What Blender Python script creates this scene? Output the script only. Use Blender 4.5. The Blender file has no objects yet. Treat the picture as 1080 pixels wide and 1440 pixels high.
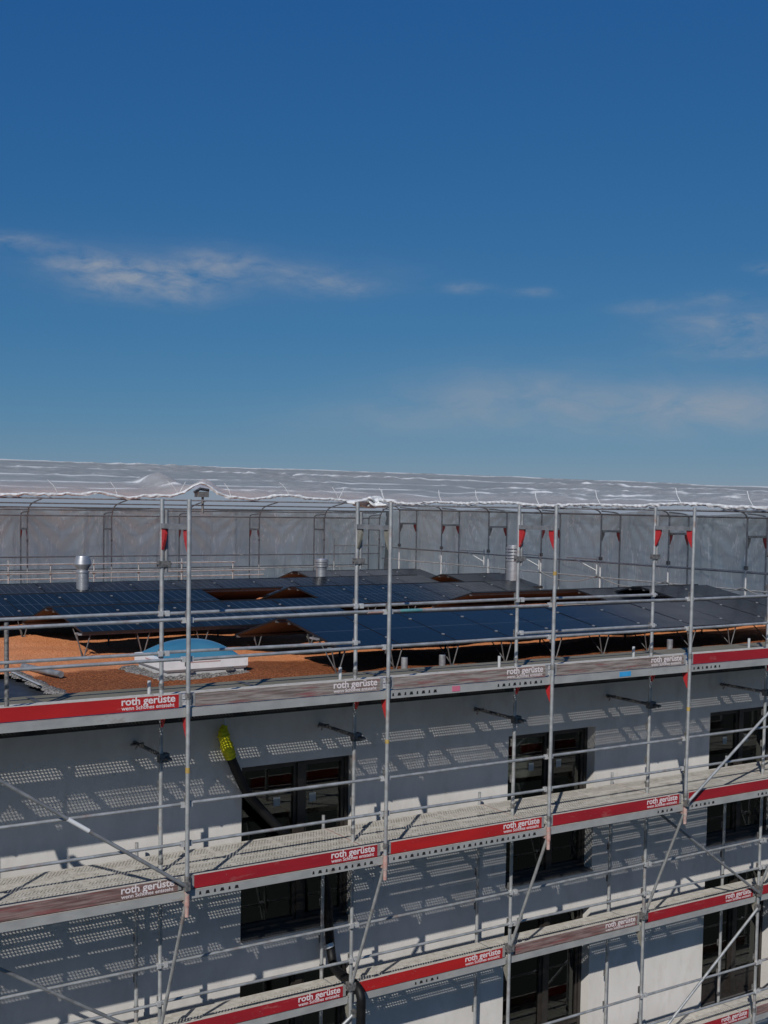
import bpy, math, random
from mathutils import Vector, Matrix
random.seed(7)
D = bpy.data
scn = bpy.context.scene
COL = scn.collection
PI = math.pi

# ------------------------------------------------------------------ materials
def new_mat(name):
    m = D.materials.new(name); m.use_nodes = True
    nt = m.node_tree; nt.nodes.clear()
    out = nt.nodes.new('ShaderNodeOutputMaterial')
    return m, nt, out
class NT:
    """tiny helper round a node tree"""
    def __init__(s, nt): s.nt = nt
    def n(s, typ, **kw):
        nd = s.nt.nodes.new(typ)
        for k, v in kw.items():
            if k in nd.inputs.keys() if isinstance(k, str) else False: nd.inputs[k].default_value = v
            else: setattr(nd, k, v)
        return nd
    def l(s, a, b): s.nt.links.new(a, b)
    def val(s, sock, v):
        if hasattr(v, 'links'): s.l(v, sock)
        else: sock.default_value = v
    def math(s, op, a, b=0.0, c=0.0, clamp=False):
        nd = s.nt.nodes.new('ShaderNodeMath'); nd.operation = op; nd.use_clamp = clamp
        s.val(nd.inputs[0], a); s.val(nd.inputs[1], b); s.val(nd.inputs[2], c)
        return nd.outputs[0]
    def mix(s, f, a, b, typ='MIX'):
        nd = s.nt.nodes.new('ShaderNodeMix'); nd.data_type = 'RGBA'; nd.blend_type = typ
        s.val(nd.inputs[0], f); s.val(nd.inputs[6], a); s.val(nd.inputs[7], b)
        return nd.outputs[2]
    def coord(s, kind='Object'):
        return s.nt.nodes.new('ShaderNodeTexCoord').outputs[kind]
    def mapping(s, vec, scale=(1, 1, 1), loc=(0, 0, 0), rot=(0, 0, 0)):
        nd = s.nt.nodes.new('ShaderNodeMapping'); s.l(vec, nd.inputs['Vector'])
        nd.inputs['Scale'].default_value = scale; nd.inputs['Location'].default_value = loc
        nd.inputs['Rotation'].default_value = rot
        return nd.outputs[0]
    def noise(s, vec, scale, detail=4, rough=.55, dist=0.0, out='Fac'):
        nd = s.nt.nodes.new('ShaderNodeTexNoise'); s.l(vec, nd.inputs['Vector'])
        nd.inputs['Scale'].default_value = scale; nd.inputs['Detail'].default_value = detail
        nd.inputs['Roughness'].default_value = rough; nd.inputs['Distortion'].default_value = dist
        return nd.outputs[out]
    def ramp(s, f, stops):
        nd = s.nt.nodes.new('ShaderNodeValToRGB'); s.l(f, nd.inputs[0])
        e = nd.color_ramp.elements
        while len(e) < len(stops): e.new(.5)
        for i, (p, c) in enumerate(stops):
            e[i].position = p
            e[i].color = (c, c, c, 1) if isinstance(c, (int, float)) else (*c, 1)
        return nd.outputs[0]
    def bump(s, h, strength=.3, dist=.01):
        nd = s.nt.nodes.new('ShaderNodeBump'); s.l(h, nd.inputs['Height'])
        nd.inputs['Strength'].default_value = strength; nd.inputs['Distance'].default_value = dist
        return nd.outputs[0]
    def bsdf(s, color, rough=.6, metal=0.0, spec=.5, normal=None, **kw):
        nd = s.nt.nodes.new('ShaderNodeBsdfPrincipled')
        s.val(nd.inputs['Base Color'], color if hasattr(color, 'links') else (*color, 1))
        s.val(nd.inputs['Roughness'], rough); s.val(nd.inputs['Metallic'], metal)
        s.val(nd.inputs['Specular IOR Level'], spec)
        if normal is not None: s.l(normal, nd.inputs['Normal'])
        for k, v in kw.items(): s.val(nd.inputs[k], v)
        return nd.outputs[0]

def simple(name, a, b=None, scale=6, rough=.6, metal=0, spec=.5, stretch=(1, 1, 1), lo=.35, hi=.65,
           bump=0, bscale=60, bdist=.004, c=None, cscale=2, clo=.58, chi=.7, detail=5):
    m, nt, out = new_mat(name); t = NT(nt)
    co = t.mapping(t.coord(), stretch)
    b = b or a
    f = t.ramp(t.noise(co, scale, detail), [(lo, 0.0), (hi, 1.0)])
    col = t.mix(f, (*a, 1), (*b, 1))
    if c:
        f2 = t.ramp(t.noise(co, cscale, 6, .65), [(clo, 0.0), (chi, 1.0)])
        col = t.mix(f2, col, (*c, 1))
    if 'board' in name and 'top' not in name:
        sp_ = t.ramp(t.noise(t.mapping(t.coord(), (1, 1, 1.6)), 34, 3, .6), [(.66, 0.0), (.70, 1.0)])
        sp2 = t.ramp(t.noise(t.coord(), 3.1, 2), [(.48, 0.0), (.62, 1.0)])
        col = t.mix(t.math('MULTIPLY', t.math('MULTIPLY', sp_, sp2), .7), col, (.46, .42, .38, 1))
    nrm = t.bump(t.noise(co, bscale, 3), bump, bdist) if bump else None
    t.l(t.bsdf(col, rough, metal, spec, nrm), out.inputs[0])
    return m

M = {}
M['steel'] = simple('galvanised_steel', (.35, .36, .36), (.52, .53, .53), scale=9, rough=.45, metal=.5, c=(.36, .27, .24), cscale=3.2, clo=.58, chi=.72, bump=.25, bscale=40)
M['steel_dull'] = simple('dull_galvanised_steel', (.20, .21, .22), (.33, .34, .35), scale=8, rough=.55, metal=.4, c=(.22, .15, .12), cscale=3, clo=.6, chi=.72)
M['steel_bright'] = simple('bright_zinc', (.55, .55, .55), (.66, .66, .66), scale=8, rough=.4, metal=.4)
M['clamp'] = simple('scaffold_clamp_steel', (.10, .10, .10), (.28, .27, .26), scale=30, rough=.6, metal=.5)
M['red_bracket'] = simple('red_bracket_paint', (.50, .028, .03), (.40, .03, .035), scale=14, rough=.5, c=(.42, .25, .22), cscale=9, clo=.6, chi=.75)
M['pink_steel'] = simple('faded_red_steel', (.40, .20, .17), (.48, .34, .30), scale=16, rough=.7, c=(.30, .26, .24), cscale=9, clo=.5, chi=.62)
M['dull_red'] = simple('dull_red_bracket_paint', (.26, .03, .03), (.20, .035, .035), scale=14, rough=.7)
M['olive_bracket'] = simple('worn_grey_bracket', (.24, .23, .18), (.32, .31, .27), scale=14, rough=.6, metal=.3)
M['red_board'] = simple('red_toe_board_paint', (.34, .014, .022), (.28, .013, .021), scale=4, rough=.48, stretch=(.5, 1, 2), c=(.36, .12, .11), cscale=6, clo=.60, chi=.78)
M['bright_red_board'] = simple('new_red_toe_board_paint', (.44, .018, .018), (.36, .016, .018), scale=4, rough=.42, stretch=(.5, 1, 2), c=(.42, .14, .12), cscale=7, clo=.66, chi=.82)
M['worn_board'] = simple('weathered_toe_board_wood', (.135, .105, .095), (.30, .265, .245), scale=9, rough=.85, stretch=(.35, 1, 5), lo=.38, hi=.62, c=(.22, .085, .085), cscale=5, clo=.54, chi=.66, bump=.6, bscale=30)
M['brown_board'] = simple('brown_worn_toe_board_wood', (.115, .062, .055), (.25, .175, .16), scale=9, rough=.85, stretch=(.35, 1, 5), lo=.38, hi=.62, c=(.23, .07, .07), cscale=5, clo=.5, chi=.66, bump=.4, bscale=30)
M['board_top'] = simple('toe_board_top_edge', (.46, .42, .37), (.56, .52, .47), scale=15, rough=.85)
M['board_cap'] = simple('toe_board_end_cap', (.30, .29, .28), (.42, .41, .40), scale=20, rough=.55, metal=.4)
M['letter'] = simple('lettering_paint', (.74, .68, .68), (.66, .58, .58), scale=40, rough=.6)
M['deck_side'] = simple('deck_side_steel', (.38, .38, .37), (.50, .50, .48), scale=5, rough=.5, metal=.35, stretch=(.6, 1, 1), c=(.33, .28, .25), cscale=5, clo=.6, chi=.75)
M['deck_hole'] = simple('dark_slot', (.006, .006, .007), rough=.9)
M['blue_tape'] = simple('blue_tape', (.03, .30, .62), (.05, .34, .66), rough=.5)
M['pink_tape'] = simple('pink_marking', (.60, .13, .22), (.5, .16, .22), scale=30, rough=.6)
M['teal_tape'] = simple('teal_marking', (.07, .22, .25), (.11, .28, .29), scale=20, rough=.6)
M['yellow_tag'] = simple('yellow_tag', (.42, .30, .09), (.34, .22, .06), scale=20, rough=.6)
M['white_tape'] = simple('white_tape', (.72, .73, .74), rough=.5)
M['plaster'] = simple('white_plaster', (.61, .585, .55), (.68, .655, .62), scale=1.6, rough=.92, spec=.15, bump=.5, bscale=120, bdist=.003, stretch=(1.6, 1, .7), c=(.55, .52, .48), cscale=2.6, clo=.52, chi=.78, detail=9)
M['sticker'] = simple('pale_window_sticker', (.26, .30, .30), (.32, .35, .35), rough=.6)
M['plug'] = simple('anchor_plug', (.72, .71, .69), (.5, .49, .47), scale=30, rough=.8)
M['coping'] = simple('roof_edge_sheet_metal', (.165, .152, .115), (.20, .185, .145), scale=3, rough=.8, metal=0, spec=.12, stretch=(.4, 1, 1), c=(.14, .125, .095), cscale=5, clo=.55, chi=.7)
M['joint'] = simple('coping_joint_strip', (.085, .082, .075), (.11, .105, .095), rough=.6)
M['fascia'] = simple('dark_fascia', (.030, .030, .029), (.042, .041, .040), scale=5, rough=.6, spec=.3)
M['frame_dark'] = simple('dark_bronze_frame', (.022, .019, .017), (.034, .029, .025), scale=12, rough=.45)
M['sill'] = simple('window_sill_metal', (.16, .155, .15), (.2, .195, .19), rough=.45, metal=.4)
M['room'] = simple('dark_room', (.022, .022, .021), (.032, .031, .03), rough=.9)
M['membrane'] = simple('roof_membrane', (.022, .027, .035), (.040, .047, .058), scale=3, rough=.55, spec=.4, c=(.06, .065, .07), cscale=5, clo=.58, chi=.72)
M['hose'] = simple('black_hose_rubber', (.0035, .0035, .004), (.007, .007, .008), scale=20, rough=.55, spec=.3)
M['yellow_wrap'] = simple('yellow_wrap', (.80, .73, .008), (.60, .55, .012), scale=28, rough=.7, bump=.6, bscale=50, bdist=.01)
M['panel_frame'] = simple('black_panel_frame', (.012, .013, .016), rough=.4)
M['panel_back'] = simple('panel_backsheet', (.030, .013, .012), (.042, .018, .016), scale=5, rough=.6)
M['clip'] = simple('aluminium_clip', (.36, .36, .36), (.48, .48, .48), rough=.4, metal=.5)
M['leg'] = simple('mount_aluminium', (.13, .13, .13), (.20, .20, .20), scale=20, rough=.5, metal=.5)
M['chrome'] = simple('stainless_flue', (.42, .42, .43), (.54, .54, .55), scale=4, rough=.42, metal=.75, stretch=(1, 1, 4))
M['curb'] = simple('skylight_curb', (.66, .66, .66), (.74, .74, .74), scale=6, rough=.5, c=(.55, .53, .50), cscale=6, clo=.6, chi=.75)
M['curb_base'] = simple('skylight_base', (.42, .41, .40), (.52, .51, .50), scale=10, rough=.8)
M['curb_strip'] = simple('skylight_pink_strip', (.46, .30, .29), rough=.6)
M['dome'] = simple('blue_film_dome', (.04, .16, .255), (.055, .195, .295), scale=2, rough=.18, spec=.6)
M['pebble'] = simple('grey_pebbles', (.07, .065, .06), (.30, .28, .26), scale=34, rough=.9, bump=1.0, bscale=38, bdist=.03, detail=2)
M['rope'] = simple('grey_rope', (.20, .20, .20), rough=.8)
M['white_steel'] = simple('white_coated_steel', (.40, .41, .41), (.50, .51, .51), scale=10, rough=.5)

def gravel():
    m, nt, out = new_mat('orange_roof_gravel'); t = NT(nt)
    co = t.coord()
    vor = nt.nodes.new('ShaderNodeTexVoronoi'); t.l(co, vor.inputs['Vector']); vor.inputs['Scale'].default_value = 38
    grain = t.ramp(vor.outputs['Color'], [(.1, (.54, .175, .062)), (.5, (.70, .25, .095)), (.9, (.82, .36, .16))])
    big = t.ramp(t.noise(co, 1.4, 5), [(.35, 0.0), (.7, 1.0)])
    orange_mix = t.mix(t.math('MULTIPLY', big, .35), grain, (.68, .32, .17, 1))  # brighter orange gravel beyond the brown strip
    # the damp, darker brown substrate lies along the roof edge with an irregular rim
    wet = t.ramp(vor.outputs['Color'], [(.1, (.14, .043, .016)), (.55, (.26, .082, .028)), (.9, (.38, .135, .05))])
    sx = nt.nodes.new('ShaderNodeSeparateXYZ'); t.l(co, sx.inputs[0])
    wob = t.math('MULTIPLY_ADD', t.noise(co, 1.1, 5), 1.0, -.5)
    y = t.math('ADD', sx.outputs['Y'], wob)
    # towards -x the damp strip is narrower
    f = t.math('MULTIPLY', t.math('SUBTRACT', 6.6, y), 5.0, clamp=True)
    col = t.mix(f, orange_mix, wet)
    h = t.math('ADD', t.math('MULTIPLY', vor.outputs['Distance'], -1.0), t.math('MULTIPLY', t.noise(co, 5, 4), .8))
    t.l(t.bsdf(col, .95, 0, .2, t.bump(h, .9, .022)), out.inputs[0])
    return m
M['gravel'] = gravel()

def deck_mat(name, holes):
    m, nt, out = new_mat(name); t = NT(nt)
    co = t.coord()
    sx = nt.nodes.new('ShaderNodeSeparateXYZ'); t.l(co, sx.inputs[0])
    v = t.math('DIVIDE', sx.outputs['Y'], .036)
    row = t.math('FLOOR', v)
    u = t.math('ADD', t.math('DIVIDE', sx.outputs['X'], .041), t.math('MULTIPLY', row, .5))
    du = t.math('SUBTRACT', t.math('FRACT', u), .5); dv = t.math('SUBTRACT', t.math('FRACT', v), .5)
    d = t.math('SQRT', t.math('ADD', t.math('MULTIPLY', du, du), t.math('MULTIPLY', dv, dv)))
    n1 = t.ramp(t.noise(co, 11, 6, .65), [(.30, (.40, .37, .32)), (.5, (.56, .53, .47)), (.72, (.68, .65, .59))])
    n2 = t.ramp(t.noise(t.mapping(co, (.6, 2.5, 1)), 3, 5, .6), [(.52, 0.0), (.72, 1.0)])
    col = t.mix(t.math('MULTIPLY', n2, .55), n1, (.42, .37, .29, 1))
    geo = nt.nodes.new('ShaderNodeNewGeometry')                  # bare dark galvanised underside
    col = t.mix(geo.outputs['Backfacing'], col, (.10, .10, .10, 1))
    hgt = t.math('SMOOTH_MIN', d, .45, .1)
    bs = t.bsdf(col, .7, .12, .35, t.bump(hgt, .12, .004))
    if holes:
        tr = nt.nodes.new('ShaderNodeBsdfTransparent')
        mx = nt.nodes.new('ShaderNodeMixShader')
        t.l(t.math('LESS_THAN', d, .23), mx.inputs[0]); t.l(bs, mx.inputs[1]); t.l(tr.outputs[0], mx.inputs[2])
        bs = mx.outputs[0]
    t.l(bs, out.inputs[0])
    return m
M['deck_solid'] = deck_mat('deck_plate', False)
M['deck_perf'] = deck_mat('perforated_deck_plate', True)

def fascia_perf():
    # perforated ventilation strip: slanted slots
    m, nt, out = new_mat('perforated_vent_strip'); t = NT(nt)
    co = t.coord(); sx = nt.nodes.new('ShaderNodeSeparateXYZ'); t.l(co, sx.inputs[0])
    v = t.math('DIVIDE', sx.outputs['Z'], .034); row = t.math('FLOOR', v)
    u = t.math('ADD', t.math('DIVIDE', sx.outputs['X'], .046), t.math('MULTIPLY', row, .34))
    du = t.math('SUBTRACT', t.math('FRACT', u), .5); dv = t.math('SUBTRACT', t.math('FRACT', v), .5)
    d = t.math('SQRT', t.math('ADD', t.math('MULTIPLY', du, du), t.math('MULTIPLY', dv, dv)))
    col = t.mix(t.math('LESS_THAN', d, .32), (.014, .014, .013, 1), (.085, .083, .078, 1))
    t.l(t.bsdf(col, .6, 0, .3), out.inputs[0]); return m
M['vent_strip'] = fascia_perf()

def panel_glass(nm, k_cols, k_rows, spec, blue):
    m, nt, out = new_mat(nm); t = NT(nt)
    uv = t.coord('UV'); sx = nt.nodes.new('ShaderNodeSeparateXYZ'); t.l(uv, sx.inputs[0])
    def line(c, n, w):
        f = t.math('FRACT', t.math('MULTIPLY', c, n))
        return t.math('LESS_THAN', t.math('ABSOLUTE', t.math('SUBTRACT', f, .5)), w)
    cols = line(t.math('ADD', sx.outputs['X'], 1 / 12), 6, .035)
    mid = t.math('LESS_THAN', t.math('ABSOLUTE', t.math('SUBTRACT', sx.outputs['Y'], .5)), .006)
    rows = line(sx.outputs['Y'], 18, .03)
    g = t.math('MAXIMUM', t.math('MAXIMUM', t.math('MULTIPLY', cols, k_cols), t.math('MULTIPLY', mid, .45)), t.math('MULTIPLY', rows, k_rows))
    oi = nt.nodes.new('ShaderNodeObjectInfo')
    cell = t.mix(oi.outputs['Random'], (.007, .010, .012 + .008 * blue, 1), (.010, .0135, .016 + .011 * blue, 1))
    col = t.mix(t.math('MULTIPLY', g, .8), cell, (.13, .15, .18, 1))
    dust = t.noise(t.coord(), 1.6, 5)
    t.l(t.bsdf(col, t.math('MULTIPLY_ADD', dust, .16, .14), 0, spec, None), out.inputs[0]); return m
M['panel'] = panel_glass('solar_cell_glass', .6, .06, .05, .1); M['panel_plain'] = panel_glass('dark_solar_cell_glass', .08, .03, .10, .5)

def glass_dark():
    m, nt, out = new_mat('dark_window_glass'); t = NT(nt)
    nz = t.noise(t.coord(), .9, 2)
    gl = nt.nodes.new('ShaderNodeBsdfGlossy'); gl.inputs['Roughness'].default_value = .015
    gl.inputs['Color'].default_value = (.9, .95, .93, 1)
    t.l(t.bump(nz, .04, .05), gl.inputs['Normal'])
    tr = nt.nodes.new('ShaderNodeBsdfTransparent'); tr.inputs['Color'].default_value = (.55, .58, .56, 1)
    fr = nt.nodes.new('ShaderNodeFresnel'); fr.inputs['IOR'].default_value = 1.5
    f = t.math('MULTIPLY_ADD', fr.outputs[0], 1.25, .015, clamp=True)
    mx = nt.nodes.new('ShaderNodeMixShader')
    t.l(f, mx.inputs[0]); t.l(tr.outputs[0], mx.inputs[1]); t.l(gl.outputs[0], mx.inputs[2])
    t.l(mx.outputs[0], out.inputs[0]); return m
M['glass'] = glass_dark()

def film(name, base, tr_amt, roof=False):
    """thin milky construction film: part see-through, part diffusing, with white highlights painted along creases"""
    m, nt, out = new_mat(name); t = NT(nt)
    co = t.coord()
    if roof:
        c1 = t.mapping(co, (.25, 1.2, 1.2)); c2 = t.mapping(co, (.5, 2.0, 2.0)); c3 = t.mapping(co, (.35, .9, .9))
    else:
        c1 = t.mapping(co, (1.2, 1.2, .5)); c2 = t.mapping(co, (3.0, 3.0, .40), rot=(.0, .12, .1)); c3 = t.mapping(co, (1.1, 1.1, .6))
    a = t.noise(c1, .6 if roof else 1.1, 4, .5, .4); b = t.noise(c2, 1.6, 3, .5, .35)
    rid = t.math('ABSOLUTE', t.math('SUBTRACT', b, .5))
    msk = t.ramp(t.noise(c3, 2.1, 4, .6), [(.45, 0.0), (.53, 1.0)])
    crease = t.math('MULTIPLY', t.ramp(rid, [(0.0, 1.0), (.024, 0.0)]), msk)
    h = t.math('ADD', t.math('MULTIPLY', a, .8), t.math('MULTIPLY', crease, .25))
    nrm = t.bump(h, .18 if roof else .35, .10)
    if roof: crease = t.math('MULTIPLY', crease, .22)
    cloud = t.ramp(t.noise(co, .7, 5, .6), [(.3, tuple(x * .86 for x in base)), (.7, tuple(min(1, x * 1.1) for x in base))])
    cloud = t.mix(t.math('MULTIPLY', crease, 1.0), cloud, (.98, .98, .98, 1))  # crease highlights painted white into the film colour
    lap_sun = nt.nodes.new('ShaderNodeAttribute'); lap_sun.attribute_name = 'lap_sun'
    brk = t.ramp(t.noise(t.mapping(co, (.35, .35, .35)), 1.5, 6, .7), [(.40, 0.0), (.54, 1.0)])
    lap_sun_f = t.math('MULTIPLY', lap_sun.outputs['Fac'], brk)  # overlaps on the roof film, painted sun band on the wall film
    cloud = t.mix(t.math('MULTIPLY', lap_sun_f, .9), cloud, (.84, .85, .85, 1))
    df = nt.nodes.new('ShaderNodeBsdfDiffuse'); t.l(cloud, df.inputs['Color']); t.l(nrm, df.inputs['Normal'])
    tl = nt.nodes.new('ShaderNodeBsdfTranslucent'); t.l(cloud, tl.inputs['Color']); t.l(nrm, tl.inputs['Normal'])
    m1 = nt.nodes.new('ShaderNodeMixShader')
    pale = t.math('MAXIMUM', lap_sun_f, crease)                           # doubled film, painted crease highlights and sun band pass less light on
    t.l(t.math('MULTIPLY', t.math('SUBTRACT', 1.0, t.math('MULTIPLY', pale, .85)), .72 if roof else .30), m1.inputs[0])
    t.l(df.outputs[0], m1.inputs[1]); t.l(tl.outputs[0], m1.inputs[2])
    gl = nt.nodes.new('ShaderNodeBsdfGlossy'); gl.inputs['Roughness'].default_value = .30; t.l(nrm, gl.inputs['Normal'])
    gl.inputs['Color'].default_value = (.8, .82, .84, 1)
    m2 = nt.nodes.new('ShaderNodeMixShader'); m2.inputs[0].default_value = .09
    t.l(m1.outputs[0], m2.inputs[1]); t.l(gl.outputs[0], m2.inputs[2])
    tr = nt.nodes.new('ShaderNodeBsdfTransparent'); tr.inputs['Color'].default_value = (.90, .92, .92, 1)
    m3 = nt.nodes.new('ShaderNodeMixShader')
    opq = t.math('MAXIMUM', t.math('MULTIPLY', crease, .5), t.math('MULTIPLY', lap_sun_f, .35))
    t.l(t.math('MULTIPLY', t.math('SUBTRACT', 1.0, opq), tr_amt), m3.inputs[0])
    t.l(m2.outputs[0], m3.inputs[1]); t.l(tr.outputs[0], m3.inputs[2])
    t.l(m3.outputs[0], out.inputs[0]); return m
M['film_wall'] = film('milky_film_wall', (.73, .785, .79), .12)
M['film_roof'] = film('milky_film_roof', (.86, .895, .915), .07, True)
M['film_edge'] = simple('rolled_film_edge', (.50, .52, .53), (.74, .75, .76), scale=7, rough=.5, bump=.5, bscale=12, bdist=.03)
M['ground'] = simple('distant_ground', (.030, .036, .022), (.055, .05, .04), scale=.02, rough=.95, c=(.07, .066, .06), cscale=.05, clo=.6, chi=.66)

# ------------------------------------------------------------------ mesh builder
class MB:
    def __init__(s): s.v = []; s.f = []; s.mi = []; s.sm = []; s.uv = {}
    def add(s, vs, fs, mi=0, smooth=False):
        o = len(s.v); s.v += [tuple(p) for p in vs]
        for f in fs: s.f.append(tuple(o + i for i in f)); s.mi.append(mi); s.sm.append(smooth)
        return s
    def box(s, x0, x1, y0, y1, z0, z1, mi=0):
        vs = [(x, y, z) for z in (z0, z1) for y in (y0, y1) for x in (x0, x1)]
        return s.add(vs, [(0, 2, 3, 1), (4, 5, 7, 6), (0, 1, 5, 4), (2, 6, 7, 3), (0, 4, 6, 2), (1, 3, 7, 5)], mi)
    def tube(s, pts, r, n=10, mi=0, caps=True):
        pts = [Vector(p) for p in pts]; rings = []
        up = None
        for i, p in enumerate(pts):
            d = (pts[min(i + 1, len(pts) - 1)] - pts[max(i - 1, 0)]).normalized()
            if up is None:
                a = Vector((0, 0, 1)) if abs(d.z) < .9 else Vector((1, 0, 0))
                up = d.cross(a).normalized()
            up = (up - d * up.dot(d)).normalized(); w = d.cross(up)
            rr = r[i] if isinstance(r, (list, tuple)) else r
            rings.append([p + up * (rr * math.cos(2 * PI * k / n)) + w * (rr * math.sin(2 * PI * k / n)) for k in range(n)])
        vs = [q for g in rings for q in g]; fs = []
        for i in range(len(rings) - 1):
            for k in range(n):
                k2 = (k + 1) % n
                fs.append((i * n + k, i * n + k2, (i + 1) * n + k2, (i + 1) * n + k))
        s.add(vs, fs, mi, True)
        if caps:
            s.add(rings[0], [tuple(range(n - 1, -1, -1))], mi); s.add(rings[-1], [tuple(range(n))], mi)
        return s
    def lathe(s, x, y, prof, n=24, mi=0):
        prof = [p for r, z in prof for p in ((r, z - .0008), (r, z + .0008))]      # doubled rings keep the edges crisp
        return s.tube([(x, y, z) for r, z in prof], [r for r, z in prof], n, mi)
    def grid(s, fn, nu, nv, mi=0, smooth=True):
        vs = [fn(i / nu, j / nv) for j in range(nv + 1) for i in range(nu + 1)]
        fs = [(j * (nu + 1) + i, j * (nu + 1) + i + 1, (j + 1) * (nu + 1) + i + 1, (j + 1) * (nu + 1) + i) for j in range(nv) for i in range(nu)]
        return s.add(vs, fs, mi, smooth)
    def prism(s, poly, axis, a, b, mi=0):
        """extrude a 2-D polygon along x ('x': poly = (y,z)) or y ('y': poly = (x,z))"""
        n = len(poly)
        mk = (lambda q, t: (t, q[0], q[1])) if axis == 'x' else (lambda q, t: (q[0], t, q[1]))
        vs = [mk(q, a) for q in poly] + [mk(q, b) for q in poly]
        fs = [tuple(range(n)), tuple(range(2 * n - 1, n - 1, -1))] + [(i, i + n, (i + 1) % n + n, (i + 1) % n) for i in range(n)]
        return s.add(vs, fs, mi)
    def mesh(s, name, mats):
        me = D.meshes.new(name); me.from_pydata(s.v, [], s.f)
        for m in mats: me.materials.append(m)
        me.polygons.foreach_set('material_index', s.mi); me.polygons.foreach_set('use_smooth', s.sm)
        me.update(); return me
    def build(s, name, mats, parent=None):
        if not isinstance(mats, (list, tuple)): mats = [mats]
        return link(name, s.mesh(name, mats), parent)
def wloc(o):
    p = Vector(o.location)
    return p + wloc(o.parent) if False else p
def link(name, data, parent=None):
    o = D.objects.new(name, data); COL.objects.link(o)
    if parent: attach(o, parent)
    return o
ORIG = {}
def attach(o, parent):
    o.parent = parent
    o.matrix_parent_inverse = Matrix.Translation(-Vector(ORIG.get(parent.name, (0, 0, 0))))
def thing(name, label, cat, loc=(0, 0, 0), group=None):
    o = D.objects.new(name, None); COL.objects.link(o); o.location = loc; o.empty_display_size = .2
    ORIG[o.name] = loc
    return tag(o, label, cat, group)
def tag(o, label=None, cat=None, group=None, kind=None):
    if label: o['label'] = label
    if cat: o['category'] = cat
    if group: o['group'] = group
    if kind: o['kind'] = kind
    return o

# ------------------------------------------------------------------ layout (metres; deck of the middle lift is z = 0)
XS = [-5.14, -2.57, 0.0, 2.56, 5.12, 7.68, 10.25, 12.82]     # frame lines along the facade
YI, YL, YW = .749, 1.488, 1.70                                 # inner row, wall row, wall face
ROOFX0, ROOFX1, ROOFY1 = -9.0, 18.0, 24.0

# ------------------------------------------------------------------ ground
g = MB(); g.grid(lambda u, v: ((u - .5) * 6000, (v - .5) * 6000, -12.0), 8, 8, smooth=False)
tag(g.build('ground', M['ground']), kind='structure')

# ------------------------------------------------------------------ building
bld = thing('building', 'white rendered building with orange gravel flat roof behind the scaffold', 'building', (4.5, 8, -12))
WX = [(1.48, 3.17), (5.80, 7.51), (10.07, 11.78), (14.35, 16.05)]
ST = [(-1.40, .86), (-4.23, -1.97), (-7.06, -4.80)]
w = MB()
xs = sorted({ROOFX0, ROOFX1, *[a for p in WX for a in p]}); zs = sorted({-12.0, 1.62, *[a for p in ST for a in p]})
for i in range(len(xs) - 1):
    for j in range(len(zs) - 1):
        if any(abs(xs[i] - a) < 1e-6 for a, b in WX) and any(abs(zs[j] - a) < 1e-6 for a, b in ST): continue
        x0, x1, z0, z1 = xs[i], xs[i + 1], zs[j], zs[j + 1]
        w.add([(x0, YW, z0), (x1, YW, z0), (x1, YW, z1), (x0, YW, z1)], [(0, 1, 2, 3)])
for a, b in WX:
    for c, d in ST:                                              # reveals
        r = .26
        w.add([(a, YW, c), (a, YW + r, c), (a, YW + r, d), (a, YW, d)], [(0, 1, 2, 3)])
        w.add([(b, YW, c), (b, YW, d), (b, YW + r, d), (b, YW + r, c)], [(0, 1, 2, 3)])
        w.add([(a, YW, d), (a, YW + r, d), (b, YW + r, d), (b, YW, d)], [(0, 1, 2, 3)])
        w.add([(a, YW, c), (b, YW, c), (b, YW + r, c), (a, YW + r, c)], [(0, 1, 2, 3)])
w.add([(ROOFX1, YW, -12), (ROOFX1, ROOFY1, -12), (ROOFX1, ROOFY1, 1.62), (ROOFX1, YW, 1.62)], [(0, 1, 2, 3)])
w.add([(ROOFX0, YW, -12), (ROOFX0, YW, 1.62), (ROOFX0, ROOFY1, 1.62), (ROOFX0, ROOFY1, -12)], [(0, 1, 2, 3)])
w.add([(ROOFX0, ROOFY1, -12), (ROOFX0, ROOFY1, 1.62), (ROOFX1, ROOFY1, 1.62), (ROOFX1, ROOFY1, -12)], [(0, 1, 2, 3)])
w.build('wall', M['plaster'], bld)
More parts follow.
